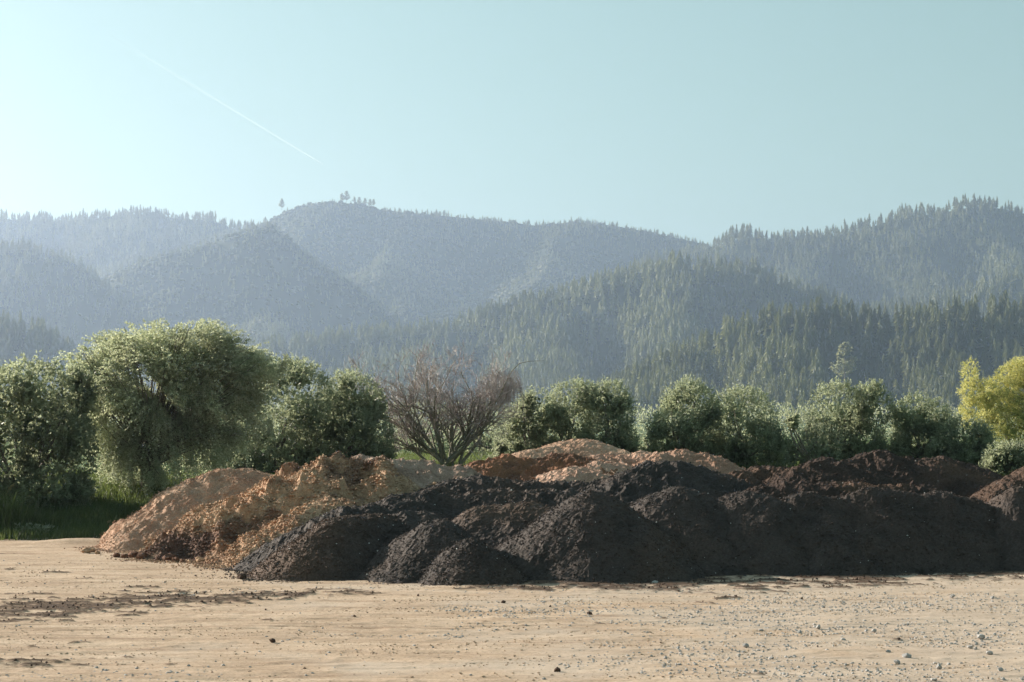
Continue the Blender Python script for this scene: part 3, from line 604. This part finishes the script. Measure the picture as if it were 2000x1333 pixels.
# ------------------------------------------------------------------ grass
def blades(acc, x, y, h, w, c, lean=.35, z0=0):
    n = len(x); z = bank(x, y) + z0; a = rng.random(n) * 6.283; l = rng.normal(size=(n, 2)) * lean * h[:, None]
    b = np.stack([x, y, z], 1); s = np.stack([np.cos(a), np.sin(a), 0 * a], 1) * (w / 2)[:, None]
    mid = b + np.stack([l[:, 0] * .35, l[:, 1] * .35, h * .6], 1); tip = b + np.stack([l[:, 0], l[:, 1], h], 1)
    v = np.stack([b - s, b + s, mid + s * .7, tip, mid - s * .7], 1).reshape(-1, 3); i = np.arange(n) * 5
    acc.add(v, np.stack([i, i + 1, i + 2, i + 4], 1), 0, np.repeat(c, 5)); acc.f[3].append(np.stack([i + 4, i + 2, i + 3], 1) + acc.n - len(v)); acc.mi[3].append(np.zeros(n))
a = Acc()
n = 45000; x = rng.uniform(-13.5, -4, n); y = 40.6 + 10 * rng.random(n); k = fbm(x * 1.2, y * 1.2, 1, 3) + .1 * (y - 41) > .33; x, y = x[k], y[k]
blades(a, x, y, .08 + .2 * rng.random(len(x)) * (.5 + fbm(x, y, 2, 3)), np.full(len(x), .016), rng.random(len(x)))
n = 34000; x = rng.uniform(-5, 1.5, n); y = 52 + 16 * rng.random(n); x, y = x, y
blades(a, x, y, .1 + .28 * rng.random(n) * (.4 + fbm(x, y, 2, 3)), np.full(n, .02), .3 + .7 * rng.random(n))
n = 9000; x = rng.uniform(2, 16, n); y = 50 + 12 * rng.random(n); blades(a, x, y, .1 + .25 * rng.random(n), np.full(n, .02), rng.random(n))
tag(a.build('grass', M['grass']), 'green grass covering the bank behind the heaps', 'grass', kind='stuff')
def clump(name, label, px, py, Y0, n, h, mat, cat='tall grass', lean=.4, w=.02, rad=.2):
    b = at(px, py, Y0); b[2] = float(bank(b[0], np.array(Y0))); a = Acc(); x = b[0] + rng.normal(size=n) * rad; y = b[1] + rng.normal(size=n) * rad * .7
    blades(a, x, y, h * rng.uniform(.5, 1, n), np.full(n, w), rng.random(n), lean); a.v = [q - b for q in a.v]; o = a.build(name, mat); o.location = tuple(b); return tag(o, label, cat)
clump('tall_grass', 'clump of tall blue-green grass at the left frame edge on the shaded bank', 5, 1040, 42.2, 500, 1.1, M['grass'], rad=.3)
clump('tall_grass', 'lower grass tuft right of the tall clump on the shaded bank', 60, 1040, 42.4, 400, .55, M['grass'], rad=.3)
def stalk(label, pts, Y0):
    P = np.array([at(px, py, Y0) for px, py in pts]); P[0][2] = float(bank(P[0][0], np.array(Y0))); b = P[0].copy(); a = Acc(); tube(a, P - b, np.linspace(.006, .004, len(P)), 4)
    n = 60; u = rng.random(n); Q = (P[-2] + (P[-1] - P[-2]) * u[:, None]) - b + rng.normal(size=(n, 3)) * .012; leaves(a, Q, unit(rng.normal(size=(n, 3)) + [0, 0, 1]), .04, .012)
    o = a.build('grass_stalk', M['drygrass']); o.location = tuple(b); tag(o, label, 'grass stalk')
stalk('dry grass stalk leaning right near the left frame edge', [(5, 1000), (12, 970), (20, 955), (27, 948)], 42.5)
stalk('thin bent stalk on the shaded bank near the sand heap', [(200, 1045), (207, 1030), (213, 1020), (217, 1018)], 42.8)
def weed(label, px, py, Y0):
    b = at(px, py, Y0); b[2] = float(bank(b[0], np.array(Y0))); a = Acc(); n = 70; Q = rng.normal(size=(n, 3)) * [.13, .08, .04] + [0, 0, .18]; leaves(a, Q, unit(rng.normal(size=(n, 3)) + [.3, 0, .4]), .09, .045)
    for k in range(70): tube(a, [[0, 0, 0], Q[k]], [.005, .002], 3)
    o = a.build('weed', M['palegreen']); o.location = tuple(b); tag(o, label, 'weed')
weed('pale leafy weed at the foot of the shaded bank, left one', 55, 1035, 41.6); weed('pale leafy weed at the foot of the shaded bank, nearer the dirt ridge', 86, 1035, 41.6)

a = Acc(); n = 1500; x = rng.uniform(-30, 32, n); y = rng.uniform(85, 125, n); h = 1.1 + 1.3 * fbm(x * .22, y * .1, 2, 3)
for (lx, ly, lh) in zip(x, y, h):
    k = 34; d = rdir(k); P = np.array([lx, ly, float(bank(np.array(lx), np.array(ly))) + lh * .55]) + d * [.8, .8, lh * .55] * rng.uniform(.6, 1.05, (k, 1))
    leaves(a, P, unit(d + rng.normal(size=(k, 3)) * .5 + [0, 0, .5]), .14, .06, 0, np.clip(rng.normal(.5, .25, k), 0, 1))
tag(a.build('scrub', M['palegreen']), 'band of pale scrub seen through the gaps behind the bush row', 'scrub', kind='stuff')

# ------------------------------------------------------------------ hills and forest
M['hill'] = simple_mat('hill_scrub', [(.35, (.04, .05, .028)), (.65, (.075, .085, .045))], .95, .1, .02)
M['pine'] = leaf_mat('pine_needles', [(0, (.07, .09, .05)), (.6, (.15, .17, .09)), (1, (.24, .25, .14))], .55, .6, .2, None, (.52, .52, .28))
M['scrub'] = leaf_mat('scrub_leaf', [(0, (.07, .085, .05)), (.6, (.15, .155, .085)), (1, (.24, .22, .13))], .3, .6, .2, None, (.3, .3, .15))
def pine_template(seed, tiers=7, k=8, trunk=True, ragged=.35, width=.20):
    """unit-high conifer: whorls of drooping ragged branches around a stem"""
    r = np.random.default_rng(seed); V = []; Fc = []; n = 0
    for t in range(tiers):
        z0 = .12 + .88 * t / tiers; z1 = min(1.0, z0 + 1.75 * .88 / tiers); rad = width * (1 - (t / tiers) ** 1.15) * (.55 + .45 * min(1, (t + 1.2) / 2)) + .012
        a0 = r.random() * 6.28; pts = []
        for j in range(k * 2):
            a = a0 + j / (k * 2) * 6.2832; rr = rad * (1 + ragged * (r.random() - .5) * 2) if j % 2 == 0 else rad * .42
            pts.append([rr * math.cos(a), rr * math.sin(a), z0 + (.0 if j % 2 == 0 else .035) + (r.random() - .5) * .05])
        ap = [(r.random() - .5) * .01, (r.random() - .5) * .01, z1]
        V += pts + [ap]
        for j in range(k * 2): Fc.append([n + j, n + (j + 1) % (k * 2), n + k * 2])
        n += k * 2 + 1
    if trunk:
        V += [[.012, 0, -.05], [-.008, .01, -.05], [-.008, -.01, -.05], [0, 0, .5]]; Fc += [[n, n + 1, n + 3], [n + 1, n + 2, n + 3], [n + 2, n, n + 3]]
    return np.array(V), np.array(Fc)
PT = [pine_template(s, 8, 7, True, .5, w) for s, w in ((1, .19), (2, .16), (3, .22), (4, .18), (5, .15))]
PF = [pine_template(s, 5, 4, False, .5, w) for s, w in ((1, .19), (2, .16), (3, .22), (4, .17))]
SC = [ico(1, s, .18, .95) for s in (1, 2, 3)]

HILLS = []; HL = []
def crest_fn(nodes): 
    a = np.array(nodes, float); return lambda px: np.interp(px, a[:, 0], a[:, 1])
def hill(nodes, D, length, gully, gscale, treeh, seed, kind, spacing, D2=None, skew=.5, steep=1.0, zb=-10, conif=1.0, near=False, cuts=()):
    HL.append(1); cf = crest_fn(nodes); p0, p1 = nodes[0][0], nodes[-1][0]; D2 = D2 or D
    def Dp(px): return D + (D2 - D) * (px - p0) / (p1 - p0)
    off = .8 * treeh
    def surf(px, s):
        """px: photo column of the crest, s: 0 crest .. 1 foot; negative: behind the crest"""
        d = Dp(px); zc = H + (HY - cf(px)) * d / F - off * (zf(px)); xc = (px - 1000) * d / F
        y = d - s * length; x = xc + 0 * s
        prof = np.where(s >= 0, 1 - (np.abs(s) ** (1.0 * steep)), 1 - 1.6 * np.abs(s))
        g1 = billow(x / gscale + skew * s * length / gscale + seed * 3.3, s * length / gscale * .35 + seed * 1.7, seed, 2, .45) - .92
        g2 = fbm(x / gscale * 3 + skew * s * 2, s * length / gscale * 2.2, seed + 3, 3) - .5
        amp = gully * sstep(.0, .22, s) * (1 - .4 * s) 
        z = zb + (zc - zb) * prof + amp * g1 + gully * .28 * g2 * sstep(.02, .2, s)
        for cpx, cw, cd in cuts: z = z - cd * np.exp(-((px + 0 * s - cpx) / cw) ** 2) * sstep(.04, .3, s) * (1 - .5 * sstep(.6, 1, s))
        return x, y + 0 * px, z
    def zf(px): return 1.0
    n = max(60, int((p1 - p0) * D / F / (gscale * .055))); m_ = max(40, int(length * 1.25 / (gscale * .055)))
    PX, S = np.meshgrid(np.linspace(p0, p1, n), np.linspace(-.3, 1.0, m_)); X, Y, Z = surf(PX, S)
    a = Acc(); a.add(np.stack([X, Y, np.maximum(Z, zb - 2)], -1).reshape(-1, 3), grid_faces(n, m_)[:, ::-1]); o = a.build('hill', M['hill'], smooth=True); tag(o, kind='structure')
    # trees
    N = int((p1 - p0) * D / F * length * 1.05 / spacing ** 2)
    px = rng.uniform(p0, p1, N); s = rng.uniform(-.05, 1.0, N); X, Y, Z = surf(px, s)
    sx = 1000 + X * F / Y; sy = HY - (Z + treeh - H) * F / Y
    keep = (sx > -120) & (sx < 2120) & (Z > zb)
    for q in HILLS:  # hidden deep behind a nearer ridge
        keep &= ~((Y > q['Dp'](sx) ) & (sy > q['cf'](sx) + 45) & (sx > q['p0']) & (sx < q['p1']))
    keep &= sy < 905
    HILLS.append(dict(cf=cf, Dp=Dp, p0=p0, p1=p1))
    return dict(P=np.stack([X, Y, Z], 1)[keep], sx=sx[keep], sy=sy[keep], s=s[keep], surf=surf, treeh=treeh, seed=seed)

def forest(hd, name, label, conif, tmpl, extra=None):
    a = Acc(); P = hd['P']; n = len(P); h = hd['treeh'] * rng.uniform(.5, 1.15, n) * (.6 + .8 * fbm(P[:, 0] / 60, P[:, 1] / 60, 3, 2)); con = rng.random(n) < conif(hd) if callable(conif) else rng.random(n) < conif
    t = rng.integers(0, len(tmpl), n); cl = np.clip(rng.normal(.5, .2, n) + (fbm(P[:, 0] / 110, P[:, 1] / 110, 5, 3) - .5) * 1.7, 0, 1)
    for k in range(len(tmpl)):
        q = con & (t == k)
        if q.any(): stamp(a, tmpl[k][0], tmpl[k][1], P[q] - [0, 0, 1.], np.stack([h[q] * 1.1, h[q] * 1.1, h[q]], 1), c=cl[q], tilt=rng.normal(size=(q.sum(), 2)) * .03)
    r = rng.integers(0, 3, n)
    for k in range(3):
        q = (~con) & (r == k)
        if q.any(): w = 2.6 + 4.2 * rng.random(q.sum()) ** 2; stamp(a, SC[k][0], SC[k][1], P[q] + [0, 0, 1.5], np.stack([w, w, w * .85], 1), m=1, c=cl[q])
    print('FOREST', name, n)
    return tag(a.build(name, [M['pine'], M['scrub']]), label, 'forest', kind='stuff')

near = hill([(900, 850), (1020, 805), (1100, 770), (1200, 728), (1280, 688), (1350, 648), (1430, 615), (1500, 596), (1560, 590), (1650, 592), (1750, 590), (1830, 578), (1900, 575), (2000, 588), (2120, 595), (2400, 600)],
            1900, 400, 65, 190, 26, 2, 'pine', 7.4, skew=-.1, steep=.9, cuts=((1640, 75, 50), (1380, 45, 25), (1870, 40, 30)))
lowleft = hill([(-500, 560), (-200, 585), (0, 608), (60, 625), (120, 650), (180, 690), (240, 735), (330, 800)], 2300, 340, 55, 200, 24, 4, 'pine', 7, skew=.3)
mid = hill([(300, 690), (440, 668), (520, 652), (600, 645), (700, 640), (800, 627), (900, 607), (960, 590), (1010, 572), (1080, 555), (1150, 530), (1210, 506), (1280, 498), (1350, 495), (1440, 499), (1500, 516), (1570, 540), (1640, 570), (1700, 600), (1800, 660)],
           3000, 720, 105, 270, 26, 5, 'pine', 9.2, skew=-.1, steep=.85, cuts=((1400, 70, 70), (1170, 50, 60), (930, 40, 40)))
rightlow = hill([(1450, 660), (1560, 635), (1640, 615), (1720, 590), (1800, 575), (1880, 555), (1940, 540), (2000, 515), (2200, 440)], 3400, 640, 90, 240, 25, 6, 'pine', 9, skew=-.1)
spur1 = hill([(-400, 440), (-200, 455), (0, 470), (60, 466), (120, 480), (170, 508), (220, 560), (270, 602), (330, 640), (420, 700)], 3700, 850, 110, 320, 22, 3, 'pine', 10, skew=.5)
spur2 = hill([(150, 585), (190, 550), (230, 517), (300, 490), (370, 474), (430, 454), (480, 434), (530, 430), (570, 456), (610, 492), (680, 537), (740, 582), (790, 628), (880, 690)], 4000, 1000, 150, 330, 16, 1, 'scrub', 7.5, skew=.1, cuts=((660, 60, 70), (420, 50, 60)))
farright = hill([(1150, 545), (1250, 505), (1330, 480), (1400, 456), (1460, 441), (1500, 446), (1560, 453), (1640, 436), (1700, 421), (1760, 402), (1850, 391), (1910, 379), (1960, 385), (2000, 394), (2100, 400), (2400, 420)], 4300, 1150, 160, 380, 26, 7, 'pine', 11, skew=-.1, cuts=((1620, 60, 90), (1830, 50, 80), (1450, 40, 70)))
centre = hill([(350, 470), (440, 445), (515, 427), (560, 402), (600, 390), (640, 385), (700, 388), (750, 402), (830, 408), (900, 415), (1000, 424), (1050, 432), (1120, 423), (1200, 431), (1280, 446), (1360, 463), (1450, 492), (1650, 560)], 5000, 1250, 180, 380, 14, 4, 'scrub', 8.5, skew=.1)
farleft = hill([(-500, 430), (-300, 405), (0, 409), (60, 413), (110, 416), (200, 406), (260, 401), (310, 403), (350, 409), (420, 413), (450, 428), (480, 431), (520, 428), (620, 450), (760, 520)], 5200, 1200, 150, 400, 24, 0, 'pine', 11, skew=.5)

# nearest ridge: the 300 pines that show largest are things of their own, the rest one wood
sc = near['treeh'] / near['P'][:, 1]; vis = (near['sx'] > 0) & (near['sx'] < 2000) & (near['sy'] < 835) & (near['s'] > 0)
order = np.argsort(-(sc + np.where(vis, 1, 0))); own = order[:300]; rest = order[300:]
protos = []
for k in range(5):
    a = Acc(); a.add(PT[k][0], PT[k][1], 0, .35 + .08 * k); me = a.build('pine_tree', M['pine']); protos.append(me.data); bpy.data.objects.remove(me)
for j, i in enumerate(own):
    o = bpy.data.objects.new('pine_tree', protos[int(rng.integers(5))]); COL.objects.link(o); h = 26 * rng.uniform(.75, 1.15)
    o.location = tuple(near['P'][i] - [0, 0, 1.]); o.scale = (h * 1.15, h * 1.15, h); o.rotation_euler = (0, 0, rng.random() * 6.28)
    tag(o, 'grey-green plantation pine on the lower slope of the nearest ridge, above the right-hand bushes', 'pine tree', 'pines on the lower slope of the nearest ridge')
for key in ('P', 'sx', 'sy', 's'): near[key] = near[key][rest]
forest(near, 'forest', 'pine wood covering the crest of the nearest ridge at the right', 1.0, PT)
forest(lowleft, 'forest', 'pine wood on the low slope at the left edge', 1.0, PF)
forest(mid, 'forest', 'pale pine wood on the long middle ridge', 1.0, PF)
forest(rightlow, 'forest', 'pine wood on the slope behind the nearest ridge at the right edge', 1.0, PF)
forest(spur1, 'forest', 'hazy shaded wood on the left spur', .9, PF)
forest(spur2, 'forest', 'hazy scrub and bush on the spur above the silvery tree', .4, PF)
forest(farright, 'forest', 'pine wood on the high ridge at the right skyline', 1.0, PF)
forest(centre, 'forest', 'rounded native bush on the hazy summit hill in the centre', lambda h: .3 + .5 * (h['s'] < .1) * (h['sx'] > 830), PF)
forest(farleft, 'forest', 'pine wood on the far left skyline', .95, PF)

def lone(px, py_top, hd, height, label, w=.3, seed=1, Dd=None, base_py=None):
    """a single pine with its own trunk and crown, standing on the hill"""
    Dd = Dd; top = at(px, py_top, Dd); base = top - [0, 0, height]; root = empty('pine_tree', base); r = np.random.default_rng(seed)
    t = Acc(); tube(t, [[0, 0, -3], [0, 0, height * .5], [0, 0, height * .97]], [height * .018, height * .012, .05], 6); t.build('trunk', M['wood'], root)
    c = Acc(); n = 15
    for k in range(n):
        f = .18 + .8 * k / n; z = height * f; L = height * w * (1 - f) ** .75 * 1.25
        for j in range(5):
            if r.random() < .22: continue
            a = r.random() * 6.28; e = L * r.uniform(.6, 1.15); m_ = 60; u = r.random(m_) ** .7
            Q = np.stack([np.cos(a) * u * e, np.sin(a) * u * e, z + u * u * e * .45 - .1 * e], 1) + r.normal(size=(m_, 3)) * height * .012
            leaves(c, Q, unit(r.normal(size=(m_, 3)) * .6 + [np.cos(a), np.sin(a), .8]), height * .055, height * .03)
    c.build('crown', M['pine'], root); tag(root, label, 'pine tree'); return root
lone(1650, 668, near, 32, 'lone open-branched pine standing out pale in the dark hollow of the nearest ridge', .36, 3, Dd=1640)
GS = None
lone(549, 387, centre, 26, 'single round-topped pine left of the summit on the skyline', .3, 5, Dd=4990)
for i, (px, py, h) in enumerate([(667, 376, 22), (676, 372, 26), (691, 383, 16), (701, 384, 20), (712, 386, 18), (722, 388, 18), (729, 388, 17)]):
    lone(px, py, centre, h, ['bushy tree at the left of the pair on the summit', 'tallest tree on the summit, right of its bushy neighbour', 'first little conifer right of the tallest summit tree', 'second little conifer right of the tallest summit tree', 'third little conifer right of the tallest summit tree', 'fourth little conifer right of the tallest summit tree', 'last little conifer in the summit row, going right'][i], .34, 10 + i, Dd=4985)

# ------------------------------------------------------------------ contrail, far above and behind the hills
def at_h(px, py, z):
    Yd = (z - H) * F / (HY - py); return at(px, py, Yd)
c0 = at_h(629, 320, 9000); c1 = at_h(205, 62, 9000); n = 40; u = np.linspace(0, 1, n)
a = Acc(); pts = c0 + (c1 - c0) * u[:, None]; tube(a, pts, 4 + 10 * np.sin(np.minimum(u * 6, 1.57)) + 6 * u, 6)
a.c = [np.repeat(u, 6)]
m, nt, p, out = new_mat('ice_trail'); p.inputs['Base Color'].default_value = (.9, .9, .9, 1); p.inputs['Roughness'].default_value = 1
tl = nt.nodes.new('ShaderNodeBsdfTranslucent'); tl.inputs[0].default_value = (.95, .95, .95, 1); mx = nt.nodes.new('ShaderNodeMixShader'); mx.inputs[0].default_value = .6
nt.links.new(p.outputs[0], mx.inputs[1]); nt.links.new(tl.outputs[0], mx.inputs[2]); tr = nt.nodes.new('ShaderNodeBsdfTransparent')
al = ramp(nt, [(0, (.38, .38, .38)), (.25, (.15, .15, .15)), (1, (.02, .02, .02))], attr(nt)); m2 = nt.nodes.new('ShaderNodeMixShader')
nt.links.new(al, m2.inputs[0]); nt.links.new(tr.outputs[0], m2.inputs[1]); nt.links.new(mx.outputs[0], m2.inputs[2]); nt.links.new(m2.outputs[0], out.inputs[0])
tag(a.build('contrail', m), 'thin white contrail slanting down across the sky above the summit', 'contrail')

# ------------------------------------------------------------------ haze
hz = Acc(); bx = np.array([[x, y, z] for z in (-20., 820.) for y in (-400., 9800.) for x in (-9200., 9200.)])
hz.add(bx, [[0, 2, 3, 1], [4, 5, 7, 6], [0, 1, 5, 4], [2, 6, 7, 3], [0, 4, 6, 2], [1, 3, 7, 5]])
m = bpy.data.materials.new('hazy_air'); m.use_nodes = True; nt = m.node_tree; nt.nodes.remove(nt.nodes['Principled BSDF'])
pv = nt.nodes.new('ShaderNodeVolumePrincipled'); pv.inputs['Color'].default_value = (.61, .74, 1.0, 1); pv.inputs['Density'].default_value = 1.2e-4
pv.inputs['Anisotropy'].default_value = .6
nt.links.new(pv.outputs[0], nt.nodes['Material Output'].inputs['Volume'])
tag(hz.build('haze', m), kind='stuff')
